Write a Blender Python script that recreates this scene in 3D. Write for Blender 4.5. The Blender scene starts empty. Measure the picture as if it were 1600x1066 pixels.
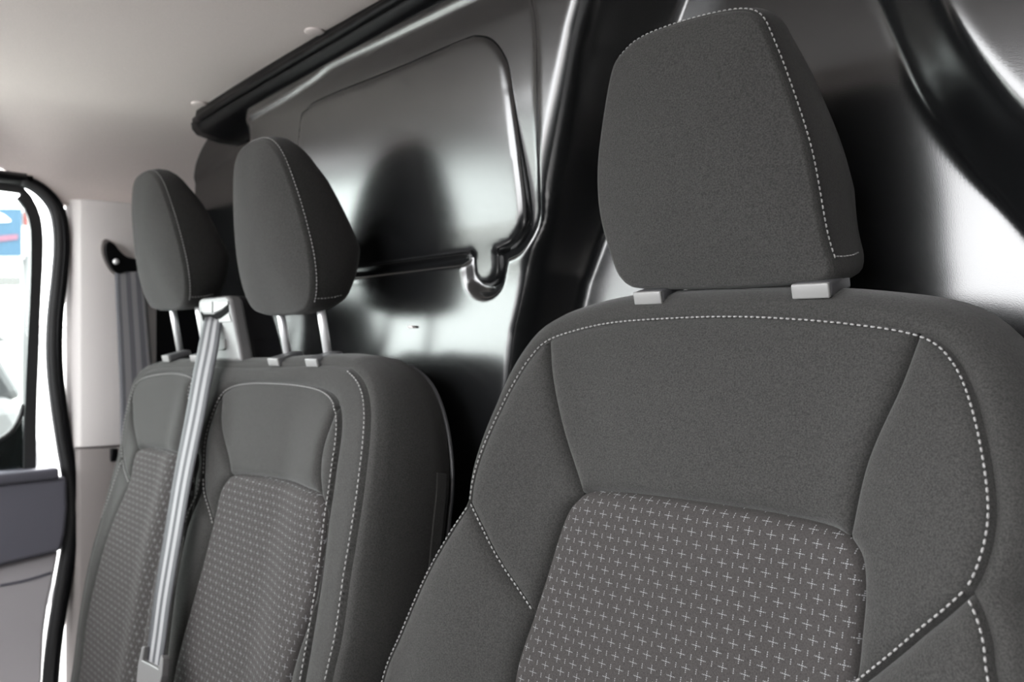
import bpy, math, random
import numpy as np
from mathutils import Vector, Matrix
from mathutils.geometry import delaunay_2d_cdt

random.seed(4)
scene = bpy.context.scene
COL = scene.collection

# ---------------------------------------------------------------- camera
FPX, CXP, CYP, VPX, HZ = 1290., 800., 533., -420., 530.
PSI = math.atan(FPX / (CXP - VPX))
PITCH = -math.atan((CYP - HZ) / FPX)
CAM = np.array([0., 0., 0.95])
CF = np.array([-math.sin(PSI) * math.cos(PITCH), math.cos(PSI) * math.cos(PITCH), math.sin(PITCH)])
CR = np.array([math.cos(PSI), math.sin(PSI), 0.])
CU = np.cross(CR, CF)
cd = bpy.data.cameras.new('camera')
cam = bpy.data.objects.new('camera', cd); COL.objects.link(cam)
M = Matrix(((CR[0], CU[0], -CF[0], CAM[0]), (CR[1], CU[1], -CF[1], CAM[1]), (CR[2], CU[2], -CF[2], CAM[2]), (0, 0, 0, 1)))
cam.matrix_world = M
cd.sensor_width = 36.; cd.sensor_fit = 'HORIZONTAL'; cd.lens = 36. * FPX / 1600.
cd.clip_start = 0.01
cd.dof.use_dof = True; cd.dof.focus_distance = 0.72; cd.dof.aperture_fstop = 7.0
scene.camera = cam

# ---------------------------------------------------------------- world: bright overcast sky
w = bpy.data.worlds.new('overcast'); scene.world = w; w.use_nodes = True
nt = w.node_tree; nt.nodes.clear()
out = nt.nodes.new('ShaderNodeOutputWorld'); bg = nt.nodes.new('ShaderNodeBackground')
tc = nt.nodes.new('ShaderNodeTexCoord'); sp = nt.nodes.new('ShaderNodeSeparateXYZ')
rp = nt.nodes.new('ShaderNodeValToRGB')
rp.color_ramp.elements[0].position = 0.0; rp.color_ramp.elements[0].color = (0.97, 0.98, 1.0, 1)
rp.color_ramp.elements[1].position = 0.9; rp.color_ramp.elements[1].color = (1.0, 1.0, 1.0, 1)
nt.links.new(tc.outputs['Generated'], sp.inputs[0]); nt.links.new(sp.outputs['Z'], rp.inputs[0])
nt.links.new(rp.outputs[0], bg.inputs[0]); bg.inputs[1].default_value = 12.0
nt.links.new(bg.outputs[0], out.inputs[0])
vs = scene.view_settings
vs.view_transform = 'Standard'; vs.look = 'None'; vs.gamma = 1.0; vs.use_curve_mapping = False
vs.exposure = 0.15

# ---------------------------------------------------------------- maths helpers
def ray(x, y): return CF + CR * (x - CXP) / FPX + CU * (CYP - y) / FPX
def onplane(x, y, p0, n):
    d = ray(x, y); return CAM + d * (((np.asarray(p0, float) - CAM) @ n) / (d @ n))
def onX(x, y, X): return onplane(x, y, (X, 0, 0), np.array([1., 0, 0]))
def onY(x, y, Y): return onplane(x, y, (0, Y, 0), np.array([0, 1., 0]))
def onZ(x, y, Z): return onplane(x, y, (0, 0, Z), np.array([0, 0, 1.]))

def spline(pts, step, closed=False):
    """Catmull-Rom through pts, resampled at about `step`."""
    P = np.asarray(pts, float); n = len(P); o = []
    rng = range(n) if closed else range(n - 1)
    for i in rng:
        p1, p2 = P[i], P[(i + 1) % n]
        p0 = P[(i - 1) % n] if (closed or i > 0) else 2 * p1 - p2
        p3 = P[(i + 2) % n] if (closed or i < n - 2) else 2 * p2 - p1
        for k in range(16):
            t = k / 16.
            o.append(.5 * (2 * p1 + (p2 - p0) * t + (2 * p0 - 5 * p1 + 4 * p2 - p3) * t * t + (3 * p1 - p0 - 3 * p2 + p3) * t ** 3))
    if not closed: o.append(P[-1])
    return resample(np.array(o), step, closed)
def resample(P, step, closed=False):
    if closed: P = np.vstack([P, P[:1]])
    d = np.r_[0, np.cumsum(np.linalg.norm(np.diff(P, axis=0), axis=1))]
    n = max(2, int(round(d[-1] / step)) + 1)
    t = np.linspace(0, d[-1], n)
    Q = np.stack([np.interp(t, d, P[:, k]) for k in range(P.shape[1])], 1)
    return Q[:-1] if closed else Q
def seg_dist(Q, P, closed=True):
    """distance of points Q (n,2) to polyline P (m,2)"""
    A = P; B = np.roll(P, -1, 0)
    if not closed: A, B = P[:-1], P[1:]
    best = np.full(len(Q), 1e9)
    for i in range(0, len(Q), 2000):
        q = Q[i:i + 2000]
        ab = B - A; aq = q[:, None] - A[None]
        t = np.clip((aq * ab).sum(-1) / np.maximum((ab * ab).sum(-1), 1e-12), 0, 1)
        best[i:i + 2000] = np.linalg.norm(aq - t[..., None] * ab, axis=-1).min(1)
    return best
def inside(Q, P):
    x, y = Q[:, 0], Q[:, 1]; r = np.zeros(len(Q), bool)
    x1, y1 = P[:, 0], P[:, 1]; x2, y2 = np.roll(x1, -1), np.roll(y1, -1)
    for a, b, c, d in zip(x1, y1, x2, y2):
        if b == d: continue
        m = (b > y) != (d > y)
        r ^= m & (x < (c - a) * (y - b) / (d - b) + a)
    return r
def sdf(Q, P):
    d = seg_dist(Q, P); return np.where(inside(Q, P), -d, d)
def sstep(a, b, x):
    t = np.clip((x - a) / (b - a), 0, 1); return t * t * (3 - 2 * t)

# ---------------------------------------------------------------- object helpers
def obj(name, verts, faces, mat, parent=None, smooth=True, uv=None):
    me = bpy.data.meshes.new(name)
    me.from_pydata([tuple(map(float, v)) for v in verts], [], [tuple(map(int, f)) for f in faces])
    if uv is not None:
        l = me.uv_layers.new(name='UVMap')
        idx = np.empty(len(me.loops), np.int32); me.loops.foreach_get('vertex_index', idx)
        l.data.foreach_set('uv', np.asarray(uv, np.float32)[idx].ravel())
    if smooth: me.polygons.foreach_set('use_smooth', [True] * len(me.polygons))
    me.materials.append(mat); me.update()
    o = bpy.data.objects.new(name, me); COL.objects.link(o)
    if parent: o.parent = parent
    return o
def fix_normals(o):
    import bmesh
    bm = bmesh.new(); bm.from_mesh(o.data); bmesh.ops.recalc_face_normals(bm, faces=bm.faces); bm.to_mesh(o.data); bm.free()
    return o
def tag(o, label=None, cat=None, group=None, kind=None):
    if label: o['label'] = label
    if cat: o['category'] = cat
    if group: o['group'] = group
    if kind: o['kind'] = kind
    return o
def empty(name, loc=(0, 0, 0)):
    o = bpy.data.objects.new(name, None); COL.objects.link(o); o.empty_display_size = .05
    return o
def bevel(o, wd, seg=3):
    m = o.modifiers.new('bevel', 'BEVEL'); m.width = wd; m.segments = seg; m.limit_method = 'ANGLE'; m.angle_limit = math.radians(35)
    m.harden_normals = False
    return o
def box(name, c, ax, half, mat, parent=None, bev=0.0, seg=3):
    """oriented box: centre c, axes ax (3 vectors), half sizes"""
    c = np.asarray(c, float); A = [np.asarray(a, float) * h for a, h in zip(ax, half)]
    v = [c + i * A[0] + j * A[1] + k * A[2] for i in (-1, 1) for j in (-1, 1) for k in (-1, 1)]
    f = [(0, 1, 3, 2), (4, 6, 7, 5), (0, 4, 5, 1), (2, 3, 7, 6), (0, 2, 6, 4), (1, 5, 7, 3)]
    o = fix_normals(obj(name, v, f, mat, parent, smooth=bev > 0))
    if bev: bevel(o, bev, seg)
    return o
EX, EY, EZ = np.eye(3)
def frames(P, closed=False):
    T = np.gradient(P, axis=0) if not closed else np.roll(P, -1, 0) - np.roll(P, 1, 0)
    T /= np.linalg.norm(T, axis=1)[:, None] + 1e-12
    return T
def tube(name, P, r, mat, parent=None, seg=10, up=EZ, closed=False, caps=True, flat=1.0):
    P = np.asarray(P, float); T = frames(P, closed); n = len(P)
    rr = np.full(n, r) if np.isscalar(r) else np.asarray(r)
    V = []
    for i in range(n):
        a = np.cross(T[i], up); a /= np.linalg.norm(a) + 1e-12; b = np.cross(a, T[i])
        for k in range(seg):
            th = 2 * math.pi * k / seg
            V.append(P[i] + rr[i] * (math.cos(th) * a + flat * math.sin(th) * b))
    F = []
    for i in range(n if closed else n - 1):
        j = (i + 1) % n
        for k in range(seg):
            l = (k + 1) % seg
            F.append((i * seg + k, i * seg + l, j * seg + l, j * seg + k))
    if caps and not closed:
        F.append(tuple(range(seg))[::-1]); F.append(tuple((n - 1) * seg + k for k in range(seg)))
    return fix_normals(obj(name, V, F, mat, parent))
def loft(name, rings, mat, parent=None, cap0=None, cap1=None, uv=None):
    """closed rings (k, m, 3)"""
    m = len(rings[0]); V = np.vstack(rings); F = []
    for i in range(len(rings) - 1):
        for k in range(m):
            l = (k + 1) % m
            F.append((i * m + k, i * m + l, (i + 1) * m + l, (i + 1) * m + k))
    V = list(V)
    if cap0 is not None:
        V.append(cap0); c = len(V) - 1
        F += [(c, (k + 1) % m, k) for k in range(m)]
    if cap1 is not None:
        V.append(cap1); c = len(V) - 1; b = (len(rings) - 1) * m
        F += [(c, b + k, b + (k + 1) % m) for k in range(m)]
    return fix_normals(obj(name, V, F, mat, parent))
def prism(name, poly, d, mat, parent=None, bev=0.0):
    """extrude closed 3D polygon by vector d"""
    P = np.asarray(poly, float); n = len(P); d = np.asarray(d, float)
    V = np.vstack([P, P + d]); F = [tuple(range(n)), tuple(range(2 * n - 1, n - 1, -1))]
    F += [(k, k + n, (k + 1) % n + n, (k + 1) % n) for k in range(n)]
    o = fix_normals(obj(name, V, F, mat, parent, smooth=False))
    if bev: bevel(o, bev)
    return o
def ribbon(name, A, B, d, mat, parent=None, bev=0.0, n=80):
    """solid strip between two polylines (3D), thickness vector d"""
    A = resample(spline(A, .01), 1e-3 if False else .01); B = resample(spline(B, .01), .01)
    def rs(P):
        s = np.r_[0, np.cumsum(np.linalg.norm(np.diff(P, axis=0), axis=1))]; t = np.linspace(0, s[-1], n)
        return np.stack([np.interp(t, s, P[:, k]) for k in range(3)], 1)
    A, B = rs(A), rs(B); d = np.asarray(d, float)
    V = np.vstack([A, B, A + d, B + d]); F = []
    for i in range(n - 1):
        F += [(i, i + 1, n + i + 1, n + i), (2 * n + i, 3 * n + i, 3 * n + i + 1, 2 * n + i + 1),
              (i, 2 * n + i, 2 * n + i + 1, i + 1), (n + i, n + i + 1, 3 * n + i + 1, 3 * n + i)]
    F += [(0, n, 3 * n, 2 * n), (n - 1, 3 * n - 1, 4 * n - 1, 2 * n - 1)]
    o = fix_normals(obj(name, V, F, mat, parent, smooth=True))
    m = o.modifiers.new('split', 'EDGE_SPLIT'); m.split_angle = math.radians(40)
    return o
def stitches(name, curves, mat, parent, pitch=.0052, ln=.0042, r=.0008):
    """curves: list of (P, N): points and outward normals; one joined part of thread"""
    V, F = [], []
    for P, N in curves:
        s = np.r_[0, np.cumsum(np.linalg.norm(np.diff(P, axis=0), axis=1))]
        for c in np.arange(pitch, s[-1] - pitch * .5, pitch):
            ends = [np.array([np.interp(c + e, s, P[:, k]) for k in range(3)]) for e in (-ln / 2, ln / 2)]
            nn = np.array([np.interp(c, s, N[:, k]) for k in range(3)]); nn /= np.linalg.norm(nn)
            t = ends[1] - ends[0]; t /= np.linalg.norm(t) + 1e-9
            sd = np.cross(t, nn); b = len(V)
            t2 = ends[1] - ends[0]
            V.append(ends[0] - nn * r * .6)
            for q in (.22, .78):
                m_ = ends[0] + t2 * q
                V += [m_ + sd * r, m_ + nn * r, m_ - sd * r, m_ - nn * r]
            V.append(ends[1] - nn * r * .6)
            for k in range(4):
                l = (k + 1) % 4
                F += [(b, b + 1 + l, b + 1 + k), (b + 1 + k, b + 1 + l, b + 5 + l, b + 5 + k), (b + 9, b + 5 + k, b + 5 + l)]
    o = obj(name, V, F, mat, parent)
    tag(o, kind='stuff')
    return o

# ---------------------------------------------------------------- materials
def srgb(r, g, b):
    f = lambda c: (c / 255. / 12.92) if c / 255. < .04045 else ((c / 255. + .055) / 1.055) ** 2.4
    return (f(r), f(g), f(b), 1)
def mat(name, col, rough=.5, spec=.5, metal=0., noise=None, bump=0., bscale=400., sheen=0., coat=0.):
    m = bpy.data.materials.new(name); m.use_nodes = True; nt = m.node_tree
    p = nt.nodes['Principled BSDF']
    col = tuple(col) if len(col) == 4 else tuple(col) + (1,)
    p.inputs['Base Color'].default_value = col; p.inputs['Roughness'].default_value = rough
    p.inputs['Metallic'].default_value = metal; p.inputs['Specular IOR Level'].default_value = spec
    if sheen:
        p.inputs['Sheen Weight'].default_value = sheen; p.inputs['Sheen Roughness'].default_value = .5
    if coat:
        p.inputs['Coat Weight'].default_value = coat; p.inputs['Coat Roughness'].default_value = .1
    tc = nt.nodes.new('ShaderNodeTexCoord')
    if noise:
        amt, sc = noise
        n = nt.nodes.new('ShaderNodeTexNoise'); n.inputs['Scale'].default_value = sc; n.inputs['Detail'].default_value = 3
        nt.links.new(tc.outputs['Object'], n.inputs['Vector'])
        r = nt.nodes.new('ShaderNodeValToRGB')
        r.color_ramp.elements[0].position = .3; r.color_ramp.elements[1].position = .7
        r.color_ramp.elements[0].color = tuple(c * (1 - amt) for c in col[:3]) + (1,)
        r.color_ramp.elements[1].color = tuple(min(1, c * (1 + amt)) for c in col[:3]) + (1,)
        nt.links.new(n.outputs[0], r.inputs[0]); nt.links.new(r.outputs[0], p.inputs['Base Color'])
    if bump:
        n = nt.nodes.new('ShaderNodeTexNoise'); n.inputs['Scale'].default_value = bscale; n.inputs['Detail'].default_value = 2
        nt.links.new(tc.outputs['Object'], n.inputs['Vector'])
        b = nt.nodes.new('ShaderNodeBump'); b.inputs['Strength'].default_value = bump; b.inputs['Distance'].default_value = .001
        nt.links.new(n.outputs[0], b.inputs['Height']); nt.links.new(b.outputs[0], p.inputs['Normal'])
    return m
FAB = (.030, .0291, .0278)
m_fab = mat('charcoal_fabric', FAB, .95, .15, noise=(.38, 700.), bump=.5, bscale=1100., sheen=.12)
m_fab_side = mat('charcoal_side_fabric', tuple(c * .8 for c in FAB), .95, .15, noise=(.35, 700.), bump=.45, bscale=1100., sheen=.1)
m_thread = mat('pale_thread', (.25, .246, .242), .7, .3)
m_bulk = mat('satin_black_moulding', (.006, .0063, .0067), .2, .95, bump=.04, bscale=900.)
m_bulk.node_tree.nodes['Principled BSDF'].inputs['IOR'].default_value = 1.54
m_black = mat('black_trim', (.0035, .0035, .004), .35, .12)
m_rubber = mat('black_rubber', (.02, .02, .021), .5, .5)
m_head = mat('headliner_cloth', srgb(226, 216, 212), .95, .1, noise=(.05, 600.), bump=.15, bscale=900.)
m_trimL = mat('pale_trim_plastic', srgb(205, 200, 198), .5, .4, bump=.05, bscale=1200.)
m_trimP = mat('pale_door_plastic', srgb(176, 172, 175), .55, .4, bump=.08, bscale=1200.)
m_trimG = mat('grey_trim_plastic', srgb(126, 120, 118), .55, .4, bump=.08, bscale=1200.)
m_trimD = mat('slate_door_plastic', srgb(98, 97, 106), .55, .4, bump=.08, bscale=1200.)
m_white = mat('white_paint', (.8, .8, .8), .25, .5, coat=.5)
m_chrome = mat('chrome', (.85, .85, .86), .3, .5, metal=.55)
m_guide = mat('guide_plastic', (.06, .06, .063), .4, .5)
m_guideF = mat('guide_face_plastic', (.2, .198, .195), .35, .5)
m_tower = mat('tower_plastic', srgb(98, 97, 97), .4, .5)
m_towerD = mat('dark_tower_plastic', (.011, .011, .013, 1), .5, .4)
m_dark = mat('slot_black', (.004, .004, .004), .8, .05)
m_floor = mat('floor_rubber', (.03, .03, .03), .7, .3)
m_dash = mat('dash_plastic', (.025, .025, .027), .6, .3)
m_ground = mat('pale_concrete', (.55, .54, .53), .9, .2, noise=(.2, 3.))

def pattern_fabric():
    m = bpy.data.materials.new('cross_pattern_fabric'); m.use_nodes = True; nt = m.node_tree; N = nt.nodes; L = nt.links
    p = N['Principled BSDF']; p.inputs['Roughness'].default_value = .95; p.inputs['Specular IOR Level'].default_value = .12
    uvn = N.new('ShaderNodeUVMap'); uvn.uv_map = 'UVMap'
    sp = N.new('ShaderNodeSeparateXYZ'); L.new(uvn.outputs[0], sp.inputs[0])
    def mth(op, a, b=None):
        n = N.new('ShaderNodeMath'); n.operation = op
        for i, v in enumerate((a, b)):
            if v is None: continue
            if isinstance(v, (int, float)): n.inputs[i].default_value = v
            else: L.new(v, n.inputs[i])
        return n.outputs[0]
    PX, PY = 20.0, 10.0
    s = mth('MULTIPLY', sp.outputs[0], 1000.); t = mth('MULTIPLY', sp.outputs[1], 1000.)
    row = mth('FLOOR', mth('DIVIDE', t, PY))
    fy = mth('MULTIPLY', mth('SUBTRACT', mth('FRACT', mth('DIVIDE', t, PY)), .5), PY)
    u = mth('ADD', mth('DIVIDE', s, PX), mth('DIVIDE', row, 3.))
    fx = mth('MULTIPLY', mth('SUBTRACT', mth('FRACT', u), .5), PX)
    fx2 = mth('MULTIPLY', mth('SUBTRACT', mth('FRACT', mth('ADD', u, .5)), .5), PX)
    ab = lambda a: mth('ABSOLUTE', a)
    lt = lambda a, b: mth('LESS_THAN', a, b)
    dots = lambda a, per: mth('LESS_THAN', mth('ABSOLUTE', mth('SUBTRACT', mth('FRACT', mth('DIVIDE', a, per)), .5)), .33)
    hbar = mth('MULTIPLY', mth('MULTIPLY', lt(ab(fx), 4.2), lt(ab(fy), .42)), dots(fx, 1.68))
    vbar = mth('MULTIPLY', mth('MULTIPLY', lt(ab(fx), .42), lt(ab(fy), 3.6)), dots(mth('ADD', fy, .8), 1.6))
    dash = mth('MULTIPLY', mth('MULTIPLY', lt(ab(fx2), .42), lt(ab(fy), 2.5)), dots(mth('ADD', fy, .8), 1.6))
    k = mth('MAXIMUM', mth('MAXIMUM', hbar, vbar), dash)
    # twill ground with tiny weave
    n = N.new('ShaderNodeTexNoise'); n.inputs['Scale'].default_value = 900.; n.inputs['Detail'].default_value = 2
    tcn = N.new('ShaderNodeTexCoord'); L.new(tcn.outputs['Object'], n.inputs['Vector'])
    tw = mth('FRACT', mth('DIVIDE', mth('ADD', s, t), 1.1))
    g = mth('MULTIPLY', mth('ADD', mth('MULTIPLY', tw, .5), mth('MULTIPLY', n.outputs[0], 1.1)), 1.0)
    rmp = N.new('ShaderNodeValToRGB'); rmp.color_ramp.elements[0].position = .3; rmp.color_ramp.elements[1].position = 1.2 / 1.2
    rmp.color_ramp.elements[0].color = (.017, .0155, .015, 1); rmp.color_ramp.elements[1].color = (.048, .044, .043, 1)
    L.new(g, rmp.inputs[0])
    mx = N.new('ShaderNodeMix'); mx.data_type = 'RGBA'
    L.new(k, mx.inputs[0]); L.new(rmp.outputs[0], mx.inputs[6]); mx.inputs[7].default_value = (.17, .17, .175, 1)
    L.new(mx.outputs[2], p.inputs['Base Color'])
    b = N.new('ShaderNodeBump'); b.inputs['Strength'].default_value = .3; b.inputs['Distance'].default_value = .0006
    L.new(g, b.inputs['Height']); L.new(b.outputs[0], p.inputs['Normal'])
    return m
m_pat = pattern_fabric()

def webbing(name, lo, hi, stripes):
    m = bpy.data.materials.new(name); m.use_nodes = True; nt = m.node_tree; N = nt.nodes; L = nt.links
    p = N['Principled BSDF']; p.inputs['Roughness'].default_value = .5; p.inputs['Specular IOR Level'].default_value = .3
    uvn = N.new('ShaderNodeUVMap'); uvn.uv_map = 'UVMap'; sp = N.new('ShaderNodeSeparateXYZ'); L.new(uvn.outputs[0], sp.inputs[0])
    r = N.new('ShaderNodeValToRGB'); r.color_ramp.interpolation = 'CONSTANT'
    e = r.color_ramp.elements
    e[0].position = 0; e[0].color = lo + (1,)
    e[1].position = stripes[0]; e[1].color = hi + (1,)
    for i, s in enumerate(stripes[1:]):
        q = e.new(s); q.color = (lo if i % 2 == 0 else hi) + (1,)
    L.new(sp.outputs[0], r.inputs[0]); L.new(r.outputs[0], p.inputs['Base Color'])
    wv = N.new('ShaderNodeMath'); wv.operation = 'MULTIPLY'; L.new(sp.outputs[1], wv.inputs[0]); wv.inputs[1].default_value = 2800.
    sn = N.new('ShaderNodeMath'); sn.operation = 'SINE'; L.new(wv.outputs[0], sn.inputs[0])
    b = N.new('ShaderNodeBump'); b.inputs['Strength'].default_value = .4; b.inputs['Distance'].default_value = .0004
    L.new(sn.outputs[0], b.inputs['Height']); L.new(b.outputs[0], p.inputs['Normal'])
    return m
m_web = webbing('striped_webbing', (.042, .042, .047), (.21, .206, .214), [.24, .42, .58, .76])
m_web2 = webbing('grey_webbing', (.10, .10, .11), (.19, .185, .19), [.18, .36, .52, .68, .84])

def glass_mat(name, tint, refl=.06):
    m = bpy.data.materials.new(name); m.use_nodes = True; nt = m.node_tree; nt.nodes.clear()
    o = nt.nodes.new('ShaderNodeOutputMaterial'); t = nt.nodes.new('ShaderNodeBsdfTransparent'); g = nt.nodes.new('ShaderNodeBsdfGlossy')
    t.inputs[0].default_value = tint; g.inputs['Roughness'].default_value = .02
    x = nt.nodes.new('ShaderNodeMixShader'); x.inputs[0].default_value = refl
    nt.links.new(t.outputs[0], x.inputs[1]); nt.links.new(g.outputs[0], x.inputs[2]); nt.links.new(x.outputs[0], o.inputs[0])
    return m
m_glass = glass_mat('window_glass', (.93, .97, .95, 1))
m_glassD = glass_mat('tinted_glass', (.05, .07, .07, 1), .05)

# ================================================================ THE CAB SHELL
XL, XR = -1.86, 0.30                 # passenger side wall, driver side
ZC = 1.383                           # roof lining
def roof_z(X, Y):
    crown = ZC + .05 * (1 - ((X + .78) / 1.08) ** 2) - .02 * sstep(.0, -.45, np.asarray(Y, float))
    tl = np.clip((X - XL) / .17, 0, 1)
    drop = (.09 + .068 * sstep(.36, .50, np.asarray(Y, float))) * (1 - np.sqrt(np.clip(1 - (1 - tl) ** 2.2, 0, 1)))
    return crown - drop
gx = np.r_[XL + .17 * (1 - np.cos(np.linspace(0, math.pi / 2, 28))), np.linspace(XL + .2, XR + .05, 40)]
gy = np.linspace(-.42, .80, 50)
V = [(x, y, float(roof_z(x, y))) for y in gy for x in gx]
nx = len(gx)
F = [(j * nx + i, (j + 1) * nx + i, (j + 1) * nx + i + 1, j * nx + i + 1) for j in range(len(gy) - 1) for i in range(nx - 1)]
ceiling = obj('ceiling', V, F, m_head)
so = ceiling.modifiers.new('thick', 'SOLIDIFY'); so.thickness = .03; so.offset = -1
tag(ceiling, 'pale grey cloth headliner over the cab', kind='structure')

floor = box('floor', (-.78, .0, -.22), (EX, EY, EZ), (1.12, 1.6, .02), m_floor)
tag(floor, 'black rubber cab floor', kind='structure')
ground = box('ground', (0, 0, -.80), (EX, EY, EZ), (40, 40, .05), m_ground)
tag(ground, 'pale concrete outside the van', kind='structure')  # pale concrete, lightened to bounce skylight up into the cab

# ---------------------------------------------------------------- bulkhead (moulded heightfield)
YB = .718
def pxB(pts, Y=YB): return np.array([onY(x, y, Y)[[0, 2]] for x, y in pts])
def pxL(pts, e=0.):
    o = []
    for x, y in pts:
        Yc = YB - e
        for _ in range(8): q = onY(x, y, Yc); Yc = YB - e - float(lean_n(np.array([q[2]]))[0])
        o.append(q[[0, 2]])
    return np.array(o)
def lean_n(z): return .122 * (np.clip(z, .99, 1.34) - .99) * sstep(.99, 1.10, z)
def bulkhead():
    xs = np.arange(XL - .02, XR + .03, .004); zs = np.arange(.2, 1.465, .004)
    X, Z = np.meshgrid(xs, zs); Q = np.stack([X.ravel(), Z.ravel()], 1)
    Y = np.full(len(Q), YB)
    # deep bay behind the driver's seat, trapezoid widening downwards
    L_ = pxL([(915, 0), (902, 50), (880, 160), (850, 300), (822, 420), (802, 520), (792, 610)])
    R_ = spline(pxB([(1760, 330), (1700, 265), (1650, 213), (1600, 164), (1565, 124), (1528, 76), (1498, 28), (1475, -20)]), .01)
    L0 = L_[0] + (L_[0] - L_[1]) * 6; R0 = R_[-1] + (R_[-1] - R_[-2]) * 12
    bay = np.vstack([[L0], L_, [[-.83, .75], [-.86, .3], [-.86, -.2], [.30, -.2], [.25, .7]], R_, [R0]])
    d = sdf(Q, bay)
    Y += .082 * sstep(0.006, np.where(Q[:, 0] < -.5, -.034, -.075), d)
    # blanked window: pocket with a raised panel and a tab at its lower edge
    pocket = np.vstack([[[-1.9, 1.08], [-1.9, 1.30]], spline(pxL([(300, 235), (428, 161), (470, 134), (492, 119), (512, 103), (545, 86), (600, 60), (722, 0), (790, -30), (822, -20), (836, 40), (838, 180), (838, 300), (833, 350), (812, 390), (783, 404)]), .005)[:-1],
                        spline(pxL([(783, 404), (740, 409), (567, 430), (440, 445), (380, 452)]), .005)])
    tabo = spline(pxL([(727, 370), (728, 430), (737, 453), (756, 462), (775, 453), (784, 430), (785, 370)]), .004, True)
    dpo = np.minimum(sdf(Q, pocket), sdf(Q, tabo))
    Y += .013 * sstep(.004, -.007, dpo) * (1 - .6 * sstep(1.10, 1.26, Q[:, 1]))
    
    # slight forward lean of the middle section
    Y -= lean_n(Q[:, 1]) * sstep(-.02, .02, d) * (Q[:, 0] < -.45)
    # deeper corner next to the side wall
    Y += .075 * sstep(-1.40, -1.56, Q[:, 0])
    Y += .03 * sstep(1.39, 1.43, Q[:, 1])
    G = Y.reshape(len(zs), len(xs))
    for _ in range(1):
        G = np.pad(G, 1, mode='edge'); G = (G[:-2] + 2 * G[1:-1] + G[2:]) / 4; G = (G[:, :-2] + 2 * G[:, 1:-1] + G[:, 2:]) / 4
    nx = len(xs); V = np.stack([Q[:, 0], G.ravel(), Q[:, 1]], 1)
    F = [(j * nx + i, j * nx + i + 1, (j + 1) * nx + i + 1, (j + 1) * nx + i) for j in range(len(zs) - 1) for i in range(nx - 1)]
    o = obj('wall_back', V, F, m_bulk)
    s = o.modifiers.new('thick', 'SOLIDIFY'); s.thickness = .01; s.offset = -1
    tag(o, 'glossy black moulded bulkhead behind the seats', kind='structure')
    return o
wall_back = bulkhead()
tag(box('marker_clip', onY(644, 511, YB - .002), (EX, EY, EZ), (.006, .004, .0018), m_trimL, wall_back, .001))

# head rail along the roof edge
rp_ = [onY(x, y, .66) for x, y in [(306, 189), (340, 167), (420, 119), (500, 71), (612, 4), (760, -84), (960, -175)]]
rail = tube('trim_1', spline(rp_, .03), .0075, m_black, seg=14); tag(rail, 'black rail where headliner meets bulkhead', kind='structure')
xs = np.linspace(-1.62, XR, 60); V = []
for x in xs:
    zt = float(np.interp(x, [p[0] for p in rp_], [p[2] for p in rp_]))
    for (yy, zz) in ((.660, zt), (.662, zt - .012), (.672, zt - .022), (.715, zt - .030), (.80, zt - .030), (.80, zt + .06), (.675, zt + .06), (.668, zt + .008)):
        V.append((x, yy, zz))
F = []
for i in range(len(xs) - 1):
    for k in range(8): F.append((i * 8 + k, i * 8 + (k + 1) % 8, i * 8 + 8 + (k + 1) % 8, i * 8 + 8 + k))
F += [tuple(range(8)), tuple(range((len(xs) - 1) * 8, len(xs) * 8))]
hb = fix_normals(obj('trim_2', V, F, m_black)); tag(hb, 'black header moulding above the bulkhead panel', kind='structure')
P = spline([onY(x, y, .775) for x, y in [(362, 225), (358, 250), (352, 285), (338, 312), (330, 320)]], .01)
tag(tube('trim_7', P, .006, m_bulk, None, seg=10, up=EY), 'slim black edge moulding beside the headliner', kind='structure')

# ---------------------------------------------------------------- passenger side: pillar trims
wl = empty('wall_left'); tag(wl, 'pale pillar and side trim on the passenger side', kind='structure')
def pillar(name, z0, z1, m, off=0.):
    prof = [(-1.89, .515), (-1.868 + off, .499), (-1.838 + off, .520), (-1.826 + off, .556), (-1.822 + off, .60), (-1.822 + off, .655), (-1.826 + off, .668), (-1.835, .672), (-1.89, .675)]
    n = len(prof); V = [(a, b, z) for z in (z0, z1) for a, b in prof]
    F = [tuple(range(n))[::-1], tuple(range(n, 2 * n))] + [(k, (k + 1) % n, (k + 1) % n + n, k + n) for k in range(n)]
    return bevel(fix_normals(obj(name, V, F, m, wl)), .004)
pillar('upper_pillar_trim', .727, 1.238, m_trimL)
pillar('lower_pillar_trim', -.0, .724, m_trimG, -.003)
box('side_panel', (-1.858, .74, .52), (EX, EY, EZ), (.03, .075, .718), m_black, wl)
box('roof_side_panel', (-1.885, .2, 1.40), (EX, EY, EZ), (.015, .62, .10), m_head, wl)

# ---------------------------------------------------------------- passenger door
XD = -1.875
def pX(pts, X=XD): return np.array([onX(x, y, X) for x, y in pts])
def fwd(P, Y=-.75, dz=0.):
    """continue a side-wall curve forwards (out of the picture) from its first point"""
    return np.vstack([[P[0][0], Y, P[0][2] + dz], [P[0][0], (Y + P[0][1]) / 2, P[0][2] + dz * .3], P])
door = empty('door_1'); tag(door, 'passenger door with pale lower panel and slate armrest band', kind='structure')
wi = pX([(0, 299), (18, 306), (33, 320), (42, 340), (46, 362), (46, 420), (44, 480), (40, 560), (37, 640), (35, 745)])
wo = pX([(0, 281), (25, 287), (45, 305), (58, 330), (64, 355), (65, 400), (61, 480), (58, 560), (55, 640), (54, 745)])
fo = pX([(0, 276), (30, 283), (55, 302), (73, 334), (80, 370), (79, 405), (73, 450), (70, 490), (70, 560), (75, 620), (84, 680), (95, 745)])
ribbon('window_frame', fwd(wi, dz=.03), fwd(wo, dz=.03), (.012, 0, 0), m_rubber, door)
zb = onX(30, 745, XD)[2]
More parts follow.
